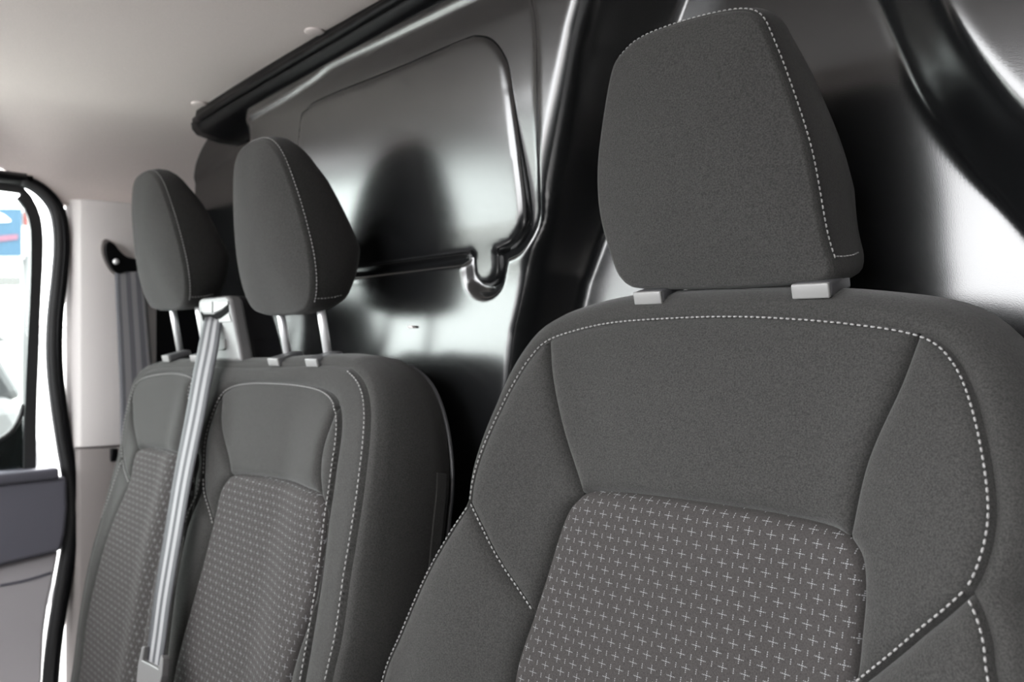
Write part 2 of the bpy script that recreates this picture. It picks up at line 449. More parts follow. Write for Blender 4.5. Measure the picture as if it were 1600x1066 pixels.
def side_poly(name, pts, X, th, m, parent, bev=.004):
    P = pX(pts, X); return prism(name, P, (th, 0, 0), m, parent, bev)
ab = pX([(98, 742), (99, 790), (95, 830), (88, 857)])
band = np.vstack([[[XD, -.75, zb + .0]], ab[:1], ab[1:], [[XD, .30, onX(0, 885, XD)[2] + .001]], [[XD, -.75, .47]]])
prism('armrest_band', band, (.035, 0, 0), m_trimD, door, .008)
cap_ = pX([(0, 752), (96, 738)]); 
box('door_top_ledge', (XD + .012, -.13, zb + .004), (EX, EY, EZ), (.03, .61, .012), m_trimD, door, .006)
lp = pX([(88, 858), (82, 890), (72, 935), (65, 985), (61, 1066)])
low = np.vstack([[[XD, -.75, .468]], [[XD, .30, onX(0, 886, XD)[2]]], lp, [[XD, lp[-1][1], .05]], [[XD, -.75, .05]]])
prism('lower_panel', low, (.02, 0, 0), m_trimP, door, .006)
ed = pX([(100, 775), (100, 800), (97, 835), (90, 868), (84, 900), (75, 945), (68, 990), (64, 1066), (62, 1150)])
ed2 = pX([(104, 775), (104, 802), (102, 838), (95, 872), (89, 904), (80, 948), (73, 992), (69, 1066), (67, 1150)])
ribbon('panel_crease', pX([(0, 913), (40, 905), (80, 893)], XD + .0205), pX([(0, 917), (40, 909), (80, 897)], XD + .0205), (.001, 0, 0), m_trimD, door)
win = empty('window_1'); tag(win, 'passenger door window glass', kind='structure')
gp = [(46, 362), (46, 420), (44, 480), (40, 560), (37, 640), (35, 745)]
G = np.vstack([pX([(0, 299), (18, 306), (33, 320), (42, 340)] + gp, XD - .006), [[XD - .006, -.75, zb], [XD - .006, -.75, 1.26], [XD - .006, -.2, 1.26]]])
prism('glass_pane', G, (-.004, 0, 0), m_glass, win)
prism('corner_panel', np.vstack([pX([(36, 638), (28, 660), (15, 678), (-6, 692), (-6, 740), (36, 740)], XD - .002)]), (-.003, 0, 0), m_glassD, win)
tube('corner_bead', spline(pX([(37, 632), (30, 655), (16, 676), (-8, 692)], XD), .01), .005, m_rubber, win)
# rubber door seal
sl = pX([(0, 276), (28, 280), (58, 294), (82, 320), (91, 350), (93, 390), (89, 440), (83, 500), (82, 560), (87, 620), (97, 690), (104, 730), (109, 765), (110, 800), (106, 850), (98, 900), (88, 960), (81, 1010), (76, 1066), (72, 1150)], -1.862)
seal = empty('trim_3'); tag(seal, 'wavy black rubber door seal beside the pale pillar', kind='structure')
P = spline(fwd(sl, dz=.03), .012)
tube('seal_lip', P, .013, m_rubber, seal, seg=12, up=EX)
P2 = P + np.array([.006, .010, 0]); tube('seal_bulb', P2, .008, m_black, seal, seg=10, up=EX)
P3 = P + np.array([.006, -.008, 0]); tube('seal_ridge', P3, .0045, m_rubber, seal, seg=8, up=EX)

# ---------------------------------------------------------------- front of the cab (behind the camera): pillars, dash, windscreen
box('trim_4', (XL - .0, -.86, 1.05), (EX, np.array([0, .86, .50]), np.array([0, -.5, .86])), (.05, .62, .04), m_trimG)['kind'] = 'structure'
box('trim_5', (XR + .05, -.86, 1.05), (EX, np.array([0, .86, .50]), np.array([0, -.5, .86])), (.05, .62, .04), m_trimG)['kind'] = 'structure'
box('trim_6', (-.78, -.97, .31), (EX, EY, EZ), (1.06, .50, .50), m_dash, None, .06)['kind'] = 'structure'
bn = box('bounce_bonnet', (-.78, -2.05, .45), (EX, EY, EZ), (.95, .5, .2), m_white, None, .08); tag(bn, 'unseen white van hood added to bounce light onto the headliner', kind='structure')  # added out of view: white box bounces skylight up to the headliner
box('wall_front', (-.78, -1.5, .30), (EX, EY, EZ), (1.12, .05, .5), m_dash)['kind'] = 'structure'
box('wall_right', (XR + .06, .64, .75), (EX, EY, EZ), (.04, .2, .75), m_trimG)['kind'] = 'structure'

# ceiling fasteners
for k, (x, y) in enumerate([(492, 49), (312, 162)]):
    c = onZ(x, y, 1.43)
    for _ in range(8): c = onZ(x, y, float(roof_z(c[0], c[1])))
    c[2] = float(roof_z(c[0], c[1])) - .001
    a = np.linspace(0, 2 * math.pi, 28, endpoint=False)
    rings = [np.stack([c[0] + r * np.cos(a), c[1] + r * np.sin(a), np.full(28, c[2] - h)], 1) for r, h in ((.016, -.004), (.016, .0004), (.013, .0012), (.006, .0015))]
    o = loft('ceiling_clip', rings, m_head, ceiling, cap1=np.array([c[0], c[1], c[2] - .0016]))

# ================================================================ SEATS
class Frame:
    def __init__(s, O, deg):
        a = math.radians(deg); s.O = np.asarray(O, float)
        s.S = EX; s.T = np.array([0, math.sin(a), math.cos(a)]); s.N = np.array([0, -math.cos(a), math.sin(a)])
    def p(s, st, n):
        st = np.atleast_2d(st); n = np.broadcast_to(n, len(st))
        return s.O + st[:, :1] * s.S + st[:, 1:2] * s.T + n[:, None] * s.N
    def px(s, pts, H):
        o = []
        for x, y in pts:
            n = 0.
            for _ in range(8):
                q = onplane(x, y, s.O + n * s.N, s.N) - s.O
                st = np.array([q @ s.S, q @ s.T]); n = float(H(st[None])[0])
            o.append(st)
        return np.array(o)
def nrm2(P, closed=False):
    T = frames(P, closed); return np.stack([-T[:, 1], T[:, 0]], 1)   # left normal
def join(*cs):
    o = [cs[0]]
    for c in cs[1:]:
        if np.linalg.norm(o[-1][-1] - c[0]) < 1e-4: c = c[1:]
        o.append(c)
    P = np.vstack(o)
    if np.linalg.norm(P[0] - P[-1]) < 1e-4: P = P[:-1]
    return P
def fill_panel(name, P, fr, H, m, parent, sp=.006, puff=.0045, delta=.0042, drop=.006, uv=True):
    """upholstery panel: outline P in seat coordinates, puffed between its seams"""
    area = .5 * np.sum(P[:, 0] * np.roll(P[:, 1], -1) - np.roll(P[:, 0], -1) * P[:, 1])
    if area < 0: P = P[::-1]
    Pb = resample(P, sp * .7, True)
    Nn = nrm2(Pb, True)
    pts = []
    for off in (.0018, .0045):
        q = Pb + Nn * off; ok = inside(q, Pb) & (seg_dist(q, Pb) > off * .8); pts.append(q[ok])
    g0, g1 = Pb.min(0), Pb.max(0)
    gx, gy = np.meshgrid(np.arange(g0[0], g1[0], sp), np.arange(g0[1], g1[1], sp)); g = np.stack([gx.ravel(), gy.ravel()], 1)
    ok = inside(g, Pb); g = g[ok]; g = g[seg_dist(g, Pb) > .0075]; pts.append(g)
    A = np.vstack([Pb] + pts)
    r = delaunay_2d_cdt([Vector(v) for v in A], [], [list(range(len(Pb)))], 1, 1e-6)
    Q = np.array([tuple(v) for v in r[0]]); d = seg_dist(Q, Pb)
    n = H(Q) - drop + (puff + drop) * (1 - np.exp(-d / delta))
    o = obj(name, fr.p(Q, n), r[2], m, parent, uv=Q)
    me = o.data
    if len(me.polygons) and sum((p.normal @ Vector(fr.N)) for p in me.polygons) < 0: me.flip_normals()
    return o
def stitch_curve(P, fr, H, off, lift):
    """curve in seat coords moved by off along its left normal"""
    Q = P + nrm2(P) * off; h = H(Q)
    e = 1e-3
    gs = (H(Q + [e, 0]) - H(Q - [e, 0])) / (2 * e); gt = (H(Q + [0, e]) - H(Q - [0, e])) / (2 * e)
    N = fr.N[None] - gs[:, None] * fr.S[None] - gt[:, None] * fr.T[None]; N /= np.linalg.norm(N, axis=1)[:, None]
    return fr.p(Q, h + lift), N
def border_loft(name, P, fr, H, prof, m, parent, nback, slim=1.0):
    """body of a backrest: closed outline P (ccw) swept outwards and backwards; prof = [(out, back)]"""
    area = .5 * np.sum(P[:, 0] * np.roll(P[:, 1], -1) - np.roll(P[:, 0], -1) * P[:, 1])
    if area < 0: P = P[::-1]
    Nn = -nrm2(P, True)
    for _ in range(6): Nn = (Nn + np.roll(Nn, 1, 0) + np.roll(Nn, -1, 0)); Nn /= np.linalg.norm(Nn, axis=1)[:, None]
    h = H(P); R = []
    for o, b in prof:
        k = b / nback
        R.append(fr.p(P + Nn * o * np.where(P[:, 0] < 0, slim + (1 - slim) * sstep(-.25, -.05, P[:, 1]), 1.)[:, None], (h * (1 - k) - b)))
    c = P.mean(0)
    for s in (.9, .6, .3): R.append(fr.p(c + (P - c) * s, -nback - .002))
    return loft(name, R, m, parent, cap1=fr.p(c, -nback - .002)[0])
def headrest(parent, base, lean, half, crown, depth, posts, pm, tag_label=None, kx=1.0, post_n=-.04, post_low=.09):
    """base: lower middle of the seam plane; half: (s,t) right half from bottom centre to top centre"""
    fr = Frame(base, -lean)
    if len(np.shape(half)) == 2 and len(half) > 12:
        O = spline(fr.px(half, lambda q: np.zeros(len(q))), .005, True)
    else:
        H2 = np.array(half); full = np.vstack([H2, (H2[1:-1] * [-1, 1])[::-1]])
        O = spline(full, .005, True)
    tc_ = (O[:, 1].min() + O[:, 1].max()) / 2; ht = O[:, 1].max(); cs_ = (O[:, 0].min() + O[:, 0].max()) / 2
    D = np.interp(O[:, 1], [0, ht * .3, ht * .75, ht], depth)
    c = np.array([cs_, tc_]); e = O - c
    def ring(k, n): return fr.p(c + e * k, n)
    side = [(1.0, 0.), (1.012, .05), (1.028, .2), (1.034, .4), (1.02, .62), (.98, .8), (.91, .92), (.80, .985), (.55, 1.)]
    R = [fr.p(c + e * 1.0, -.0025)] + [ring(k, -D * f - .001) for k, f in side[1:]]
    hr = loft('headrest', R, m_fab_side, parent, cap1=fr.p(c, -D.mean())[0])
    ks = [1.0, .988, .965, .92, .84, .7, .5, .25]
    Rf = [ring(k, -.0025 if k == 1 else (.0018 + crown * (1 - ((k - 0) / .99) ** 2.6))) for k in ks]
    fp = loft('front_panel', Rf, m_fab, hr, cap1=fr.p(c, crown + .002)[0])
    # thread runs up the sides and over the top, just behind the seam
    sel = np.where(O[:, 1] > .012)[0]
    roll = np.where(np.diff(sel) > 1)[0]
    if len(roll): sel = np.r_[sel[roll[0] + 1:], sel[:roll[0] + 1]]
    sc = c + e[sel] * 1.016
    T2 = frames(sc); Nn = np.stack([T2[:, 1], -T2[:, 0]], 1)
    N3 = Nn[:, :1] * fr.S + Nn[:, 1:] * fr.T
    rows = []
    for sg_ in (1, -1):                      # tail of the seam turning back under each cheek
        i0 = min((i for i in range(len(O)) if sg_ * (O[i, 0] - cs_) > 0), key=lambda i: abs(O[i, 1] - .02))
        tl = np.array([R[1 + j][i0] for j in range(4)])
        dr = np.array([R[1 + j][i0] - fr.p(c, -.03)[0] for j in range(4)]); dr /= np.linalg.norm(dr, axis=1)[:, None]
        rows.append((tl + dr * .0008, dr))
    stitches('stitching', [(fr.p(sc, -.0055) + N3 * .0004, N3)] + rows, m_thread, hr)
    for sx in posts:
        a = fr.p(np.array([[sx, .03]]), post_n)[0]; b = fr.p(np.array([[sx, -post_low]]), post_n)[0]
        tube('post', np.array([a, (a + b) / 2, b]), .0062, m_chrome, hr, seg=16, up=EX)
    return hr, fr
def guide(parent, P, fr, wx=.015, wy=.018, h=.006):
    """plastic sleeve where a headrest post enters the seat: P = front lower left corner"""
    c = P + np.array([wx, wy, 0]) + EZ * h
    t = np.array([0, math.cos(.25), math.sin(.25)]); u = np.array([0, -math.sin(.25), math.cos(.25)])
    g = box('headrest_guide', c + t * .002, (EX, t, u), (wx, wy, h), m_guide, parent, .003)
    box('guide_face', c - t * (wy - .0005), (EX, t, u), (wx * .97, .0022, h * .95), m_guideF, g, .0015)
    return g

# ---------------------------------------------------------------- blanked bulkhead window: crisp panel with a tab
fw_ = Frame((0, YB, 0), 0)
Hw = lambda q: lean_n(q[:, 1]) - .0125
wpa = lambda pts: pxL(pts, .001)
pa1 = spline(wpa([(738, 396), (739, 424), (745, 438), (756, 444), (768, 438), (774, 424), (774, 391)]), .003)
pa2 = spline(wpa([(774, 391), (790, 386), (804, 374), (814, 352), (816, 318), (806, 230), (791, 118), (780, 82), (762, 60), (742, 55), (720, 60), (620, 103), (505, 150), (478, 168), (466, 195), (460, 330), (458, 405), (470, 430), (490, 429), (567, 418), (650, 407), (738, 396)]), .004)
pw_ = join(pa1, pa2); pw_ = resample(pw_, .003, True); sg0 = 1 if np.sum(pw_[:, 0] * np.roll(pw_[:, 1], -1) - np.roll(pw_[:, 0], -1) * pw_[:, 1]) > 0 else -1
fill_panel('window_panel', pw_ - sg0 * nrm2(pw_, True) * .0035, fw_, Hw, m_bulk, wall_back, sp=.005, puff=.0135, delta=.0022, drop=.001)

# ---------------------------------------------------------------- driver's seat
ds = empty('driver_seat'); tag(ds, 'large charcoal cloth single seat with headrest in the foreground', 'seat')
O = onY(1150, 490, .65); O[0] = -.435
fd = Frame(O, 11)
def Hd(q):
    s, t = np.abs(q[:, 0]), q[:, 1]
    return .038 * sstep(.11, .27, s) * sstep(.03, -.18, t) + .013 * sstep(-.1, -.4, t)
dpx = lambda pts: fd.px(pts, Hd)
ST = .004
top = spline(dpx([(733, 786), (737, 755), (748, 715), (770, 662), (800, 602), (828, 558), (856, 530), (900, 513), (960, 500), (1050, 493), (1150, 490), (1250, 494), (1340, 502), (1420, 514), (1468, 532), (1500, 566), (1521, 610), (1538, 670), (1551, 740), (1556, 800), (1550, 850), (1536, 895), (1520, 926)]), ST)
brL = spline(dpx([(733, 786), (750, 822), (780, 880), (832, 958)]), ST)
brR = spline(dpx([(1520, 926), (1485, 958), (1445, 990), (1400, 1028), (1332, 1082)]), ST)
lowL = dpx([(733, 786), (700, 836), (665, 900), (628, 985), (598, 1062)]); lowL = spline(np.vstack([lowL, lowL[-1] + [-.004, -.1], lowL[-1] + [.0, -.22]]), ST)
lowR = dpx([(1520, 926), (1538, 965), (1550, 1010), (1556, 1062)]); lowR = spline(np.vstack([lowR, lowR[-1] + [.025, -.10], lowR[-1] + [.02, -.25]]), ST)
paT = spline(dpx([(908, 772), (932, 767), (1000, 772), (1100, 785), (1200, 800), (1290, 820), (1325, 838)]), ST)
paL = dpx([(908, 772), (888, 793), (872, 830), (852, 896), (832, 958), (800, 1066)]); paL = np.vstack([paL, paL[-1] + [.01, -.1], paL[-1] + [.025, -.2]])
paR = dpx([(1325, 838), (1344, 872), (1348, 930), (1342, 1000), (1332, 1082)]); paR = np.vstack([paR, paR[-1] + [-.01, -.12], paR[-1] + [-.025, -.25]])
zb_ = -.62
def clipt(P):
    P = P[P[:, 1] > zb_ + .004]; return np.vstack([P, [P[-1][0], zb_]])
def split(P, q):
    i = int(np.argmin(np.linalg.norm(P - q, axis=1))); P = P.copy(); P[i] = q; return P[:i + 1], P[i:]
paL = spline(paL, ST); paR = spline(paR, ST)
paL1, paL2 = split(paL, brL[-1]); paR1, paR2 = split(paR, brR[-1])
paL2, paR2, lowL, lowR = map(clipt, (paL2, paR2, lowL, lowR))
seL = dpx([(856, 530), (860, 590), (879, 680), (908, 772)]); seR = dpx([(1435, 519), (1402, 606), (1352, 720), (1325, 838)])
t1, tm = split(top, seL[0]); tm, t2 = split(tm, seR[0])
seL = spline(seL, ST); seR = spline(seR, ST)
outline = join(lowL[::-1], top, lowR)
Pd = resample(outline, .008, True)
back = border_loft('backrest', Pd, fd, Hd, [(-.001, .004), (.004, .0008), (.012, .002), (.022, .009), (.031, .024), (.036, .05), (.034, .085), (.026, .11), (.006, .124)], m_fab, ds, .125, slim=.15)
fill_panel('upper_panel', join(tm, seR, paT[::-1], seL[::-1]), fd, Hd, m_fab, back)
fill_panel('side_panel', join(t1, seL, paL1, brL[::-1]), fd, Hd, m_fab, back)
fill_panel('side_panel', join(t2, brR, paR1[::-1], seR[::-1]), fd, Hd, m_fab, back)
fill_panel('centre_panel', join(paT, paR1, paR2, paL2[::-1], paL1[::-1]), fd, Hd, m_pat, back, puff=.007, delta=.006)
fill_panel('bolster_panel', join(brL, paL2, lowL[::-1]), fd, Hd, m_fab, back)
fill_panel('bolster_panel', join(lowR, paR2[::-1], brR[::-1]), fd, Hd, m_fab, back)
sc = lambda P, off: stitch_curve(P, fd, Hd, off, .0034)
stitches('stitching', [sc(top, -.0035), sc(brL, .0035), sc(brR, -.0035), sc(lowL, .0035), sc(lowR, -.0035)], m_thread, back, pitch=.0056, ln=.0045, r=.0009)
# headrest
hb_ = onY(1141, 447, .661); hb_[0] = -.433
dh = [(1140, 449), (1230, 444), (1280, 440), (1298, 432), (1300, 415), (1284, 361), (1260, 234), (1226, 127), (1200, 60), (1184, 28), (1160, 17), (1115, 22), (1055, 38), (1003, 58), (974, 80), (956, 112), (940, 205), (934, 273), (939, 341), (960, 415), (974, 440), (992, 449), (1050, 451)]
hr, fh = headrest(ds, hb_, 10, dh, .013, [.080, .098, .074, .052], (-.085, .085), None)
for x, y in ((990, 470), (1236, 460)):
    guide(ds, onY(x, y, .653), fd, .017, .019, .0068)
# cushion below the frame
cu = box('seat_cushion', (-.435, .30, .14), (EX, EY, EZ), (.25, .26, .08), m_fab, ds, .06, 5)
box('seat_base', (-.435, .36, -.06), (EX, EY, EZ), (.2, .22, .14), m_black, ds, .02)

# ---------------------------------------------------------------- passenger bench
pb = empty('passenger_bench'); tag(pb, 'charcoal cloth double passenger bench seat beside the pale pillar', 'seat')
CM, DX = -1.125, -.43
Ob = onY(430, 598, .575); Ob[0] = CM
fb = Frame(Ob, 10)
def Hb(q):
    s = q[:, 0]; t = q[:, 1]
    u = np.where(s > -.235, s, s - DX)
    a = np.abs(u)
    return .028 * sstep(.08, .22, a) * sstep(.05, -.12, t) - .03 * np.exp(-((s + .235) / .03) ** 2) * sstep(.06, -.05, t) + .012 * sstep(-.1, -.35, t)
bpx = lambda pts: fb.px(pts, Hb)
mtop = bpx([(317, 745), (320, 694), (331, 653), (347, 617), (367, 602), (395, 597), (430, 597), (470, 600), (505, 608), (524, 624), (531, 650), (530, 689), (522, 745), (513, 807), (505, 875), (495, 945), (475, 1063)])
mtop = np.vstack([mtop, mtop[-1] + [-.012, -.15]])
mbr = bpx([(317, 745), (320, 775), (334, 822)])
mpaT = bpx([(361, 743), (377, 741), (434, 748), (485, 766), (503, 778)])
mpaL = bpx([(361, 743), (347, 766), (334, 822), (311, 909), (280, 1022)]); mpaL = np.vstack([mpaL, mpaL[-1] + [-.005, -.1]])
mpaR = bpx([(503, 778), (509, 795), (508, 827), (500, 889), (485, 960), (454, 1063)]); mpaR = np.vstack([mpaR, mpaR[-1] + [-.008, -.12]])
mseL = bpx([(347, 617), (346, 674), (361, 743)]); mseR = bpx([(527, 636), (506, 694), (500, 740), (503, 778)])
zb_ = -.62
mtop = spline(mtop, ST); mbr = spline(mbr, ST); mpaT = spline(mpaT, ST); mpaL = spline(mpaL, ST); mpaR = spline(mpaR, ST)
mpaL1, mpaL2 = split(mpaL, mbr[-1])
mt1, mtm = split(mtop, mseL[0]); mtm, mt2 = split(mtm, mseR[0]); mseL = spline(mseL, ST); mseR = spline(mseR, ST)
mpaL2, mpaR, mt2 = map(clipt, (mpaL2, mpaR, mt2))
# valley and shared bolster between the two places
vst = bpx([(291, 824)])[0]
mval = spline(np.vstack([mbr[0], bpx([(310, 775), (300, 797)]), vst]), ST)
vlow = bpx([(291, 824), (276, 900), (262, 1000), (254, 1062)]); vlow = clipt(spline(np.vstack([vlow, vlow[-1] + [-.004, -.1]]), ST))
# the outer place (its inboard half runs behind the belt)
otop = spline(bpx([(192, 719), (191, 693), (197, 650), (209, 612), (218, 595), (233, 587), (266, 582), (290, 584), (306, 592), (313, 615), (311, 660), (307, 710), (303, 752)]), ST)
obrL = spline(bpx([(192, 719), (196, 736), (203, 757)]), ST); obrR = spline(bpx([(303, 752), (298, 778), (291, 800)]), ST)
opaT = spline(bpx([(216, 703), (228, 699), (256, 703), (282, 710), (296, 718)]), ST)
opaL = bpx([(216, 703), (210, 725), (203, 757), (180, 811), (157, 883), (138, 963), (130, 1035)]); opaL = spline(np.vstack([opaL, opaL[-1] + [0, -.1]]), ST)
opaR = bpx([(296, 718), (297, 745), (291, 800), (272, 900), (256, 1000), (246, 1062)]); opaR = spline(np.vstack([opaR, opaR[-1] + [-.004, -.1]]), ST)
opaL1, opaL2 = split(opaL, obrL[-1]); opaR1, opaR2 = split(opaR, obrR[-1]); opaL2, opaR2 = clipt(opaL2), clipt(opaR2)
oseL = bpx([(206, 622), (209, 665), (216, 703)]); oseR = bpx([(312, 630), (303, 680), (296, 718)])
ot1, otm = split(otop, oseL[0]); otm, ot2 = split(otm, oseR[0]); oseL = spline(oseL, ST); oseR = spline(oseR, ST)
jrv = spline(np.vstack([otop[-1], bpx([(298, 790)]), vst]), ST)
# outer edge of the whole bench front
st2 = bpx([(546, 574), (562, 590), (572, 612), (576, 648), (573, 699), (567, 750), (559, 807), (544, 899), (531, 991), (515, 1063)])
st2 = clipt(spline(np.vstack([st2, st2[-1] + [-.01, -.15]]), ST))
eL = bpx([(205, 605), (196, 645), (186, 700), (170, 750), (148, 811), (126, 892), (112, 973), (108, 1049)])
eL = clipt(spline(np.vstack([eL, eL[-1] + [0, -.1]]), ST))
tp = bpx([(205, 605), (215, 588), (240, 576), (300, 573), (400, 574), (500, 570), (546, 574)])
tp = spline(tp, ST)
outl = join(eL[::-1], tp, st2)
oJL, oJR = otop[0], otop[-1]
olow = spline(np.vstack([oJL, bpx([(176, 748)])[0] + [.01, 0], bpx([(152, 812)])[0]]), ST)
Pb_ = resample(outl, .008, True)
bback = border_loft('backrest', Pb_, fb, Hb, [(-.001, .004), (.004, .001), (.012, .006), (.018, .018), (.022, .04), (.022, .07), (.016, .092), (.0, .10)], m_fab, pb, .102)
# border cloth around both places
border = join(eL[::-1], tp, st2, mt2[::-1], mtm[::-1], mt1[::-1], mval, jrv[::-1], ot2[::-1], otm[::-1], ot1[::-1], obrL, opaL2)
fill_panel('border_panel', border, fb, Hb, m_fab, bback, puff=.003, drop=.005)
for nm, P, m in (('upper_panel', join(mtm, mseR, mpaT[::-1], mseL[::-1]), m_fab), ('upper_panel', join(otm, oseR, opaT[::-1], oseL[::-1]), m_fab),
                 ('side_panel', join(mt1, mseL, mpaL1, mbr[::-1]), m_fab), ('side_panel', join(mt2, mpaR[::-1], mseR[::-1]), m_fab),
                 ('side_panel', join(ot1, oseL, opaL1, obrL[::-1]), m_fab), ('side_panel', join(ot2, obrR, opaR1[::-1], oseR[::-1]), m_fab),
                 ('bolster_panel', join(mval, vlow, mpaL2[::-1], mbr[::-1]), m_fab), ('bolster_panel', join(jrv, vlow, opaR2[::-1], obrR[::-1]), m_fab),
                 ('centre_panel', join(mpaT, mpaR, mpaL2[::-1], mpaL1[::-1]), m_pat), ('centre_panel', join(opaT, opaR1, opaR2, opaL2[::-1], opaL1[::-1]), m_pat)):
    fill_panel(nm, P, fb, Hb, m, bback, puff=.007 if m is m_pat else .005)
sc = lambda P, off: stitch_curve(P, fb, Hb, off, .0034)
stitches('stitching', [sc(join(mt1, mtm, mt2), -.003), sc(otop, -.003), sc(mbr, .003), sc(obrL, .003), sc(obrR, -.003), sc(mval, -.003), sc(st2, -.004), sc(olow, .003)], m_thread, bback, pitch=.0066, ln=.0052, r=.0011)
# piping on the rear edge of the inboard side
rr_ = [i for i in range(len(Pb_)) if Pb_[i][0] > .12 and Pb_[i][1] > -.45]
Nn = -nrm2(Pb_ if .5 * np.sum(Pb_[:, 0] * np.roll(Pb_[:, 1], -1) - np.roll(Pb_[:, 0], -1) * Pb_[:, 1]) > 0 else Pb_[::-1], True)
if len(Nn) and .5 * np.sum(Pb_[:, 0] * np.roll(Pb_[:, 1], -1) - np.roll(Pb_[:, 0], -1) * Pb_[:, 1]) < 0: Nn = Nn[::-1]
pp = fb.p(Pb_[rr_] + Nn[rr_] * .016, -.094)
tube('piping', pp, .0026, m_guide, bback, seg=8, up=EX)
# stitched tag pocket on the inboard side
q = fb.p(np.array([[.0, -.10], [.0, -.34]]), -.082)
k0 = max(rr_, key=lambda i: Pb_[i][0]); xs_ = Pb_[k0][0]
A_ = [fb.p(Pb_[i:i + 1] + Nn[i:i + 1] * .0215, -.078)[0] for i in rr_ if -.33 < Pb_[i][1] < -.09]
B_ = [fb.p(Pb_[i:i + 1] + Nn[i:i + 1] * .0215, -.064)[0] for i in rr_ if -.33 < Pb_[i][1] < -.09]
ribbon('airbag_tag', A_, B_, (.0025, 0, 0), m_fab_side, bback)
# headrests of the bench
bh = [(0, 0), (.05, .001), (.085, .012), (.103, .04), (.108, .08), (.102, .125), (.090, .17), (.072, .215), (.052, .238), (.028, .248), (0, .25)]
for k, cx_ in enumerate((-1.112, -1.112 + DX)):
    b_ = onY(470, 490, .585) + EZ * .018 * k; b_[0] = cx_
    hr, _ = headrest(pb, b_, 10, bh, .02, [.075, .095, .07, .045], (-.06, .06), None, post_n=-.032)
for x, y in ((253.6, 563), (297.4, 563), (419, 569), (477.4, 570.3)):
    guide(pb, onY(x, y, .577) + EZ * .002, fb, .016, .02, .0062)
box('seat_cushion', (-1.33, .26, .12), (EX, EY, EZ), (.44, .25, .08), m_fab, pb, .06, 5)
box('seat_base', (-1.33, .32, -.08), (EX, EY, EZ), (.42, .2, .12), m_black, pb, .02)

# belt tower standing between the two headrests, part of the bench
tf = empty('belt_tower'); tf.parent = pb
Y0 = .580
F0 = np.array([onY(x, y, Y0) for x, y in [(312, 565), (309, 470), (314, 466), (352, 462), (358, 466), (372, 540), (376, 566)]])
twr = prism('tower_housing', F0, (0, .024, 0), m_tower, tf, .006)
F1 = np.array([onY(x, y, Y0 + .03) for x, y in [(352, 566), (350, 480), (372, 463), (400, 470), (412, 500), (428, 566)]])
prism('tower_back', np.array([onY(x, y, Y0 + .025) for x, y in [(335, 568), (336, 470), (352, 462), (368, 464), (386, 530), (392, 568)]]), (0, .062, 0), m_towerD, tf, .01)
sl_ = np.array([onY(x, y, Y0 - .001) for x, y in [(313, 487), (318, 491), (334, 491), (347, 485), (356, 477), (357, 487), (346, 497), (330, 502), (317, 502)]])
prism('belt_slot', sl_, (0, .006, 0), m_dark, tf)
for pts in ([(312, 473), (331, 471), (331, 489), (317, 489)], [(333, 471), (355, 471), (356, 476), (346, 484), (333, 490)]):
    prism('bezel', np.array([onY(x, y, Y0 - .002) for x, y in pts]), (0, .005, 0), m_guideF, tf, .001)
prism('bezel', np.array([onY(x, y, Y0 - .0015) for x, y in [(341, 500), (357, 489), (361, 503), (342, 504)]]), (0, .004, 0), m_guideF, tf, .001)
prism('release_button', np.array([onY(x, y, Y0 - .003) for x, y in [(334, 530), (350, 530), (351, 545), (348, 547), (337, 547)]]), (0, .006, 0), m_guideF, tf, .001)

# ---------------------------------------------------------------- seat belts
def webbing_strip(name, C, W, m, parent, th=.0012):
    C = np.asarray(C, float); n = len(C); T = frames(C); V, uv = [], []
    s = np.r_[0, np.cumsum(np.linalg.norm(np.diff(C, axis=0), axis=1))]
    cols = 9
    for i in range(n):
        w = W[i] if len(np.shape(W)) == 2 else W
        nn = np.cross(T[i], w); nn /= np.linalg.norm(nn)
        for k in range(cols):
            u = k / (cols - 1); V.append(C[i] + w * (u - .5) + nn * (.0006 * math.sin(u * math.pi))); uv.append((u, s[i]))
    F = [(i * cols + k, i * cols + k + 1, (i + 1) * cols + k + 1, (i + 1) * cols + k) for i in range(n - 1) for k in range(cols - 1)]
    o = obj(name, V, F, m, parent, uv=uv)
    q = o.modifiers.new('thick', 'SOLIDIFY'); q.thickness = th; q.offset = 0
    return o
belt = empty('seat_belt'); tag(belt, 'pale striped seat belt hanging from tower down the bench', 'seat belt')
bc = []
for x, y, Y in [(334, 496, .581), (331, 510, .572), (325, 545, .558), (316, 590, .545), (305, 650, .530), (286, 745, .507), (270, 840, .485), (255, 930, .465), (247, 990, .453), (240, 1040, .443), (234, 1085, .435)]:
    bc.append(onY(x, y, Y))
C_ = spline(bc, .012)
s_ = np.linspace(0, 1, len(C_))
Wv = np.array([np.array([.047 * math.cos(a), .047 * math.sin(a), 0]) for a in np.interp(s_, [0, .1, .5, 1], [0.2, .3, .2, .1])])
webbing_strip('webbing', C_, Wv, m_web, belt)
bk = onY(239, 1046, .440)
tt = (C_[-1] - C_[-6]); tt /= np.linalg.norm(tt)
wd_ = Wv[-4] / np.linalg.norm(Wv[-4]); nb = np.cross(tt, wd_); nb /= np.linalg.norm(nb)
if nb[1] > 0: nb = -nb
U0 = [(-.034, .0), (-.030, -.024), (-.023, -.026), (-.024, -.007), (.024, -.007), (.026, -.026), (.033, -.022), (.036, .0), (.032, .022), (.026, .034), (-.026, .034), (-.032, .022)]
prism('buckle_tongue', np.array([bk + wd_ * a + tt * b + nb * .006 for a, b in U0]), -nb * .012, m_tower, belt, .002)
box('tongue_plate', bk + tt * .05, (wd_, tt, nb), (.014, .03, .0015), m_chrome, belt, .001)

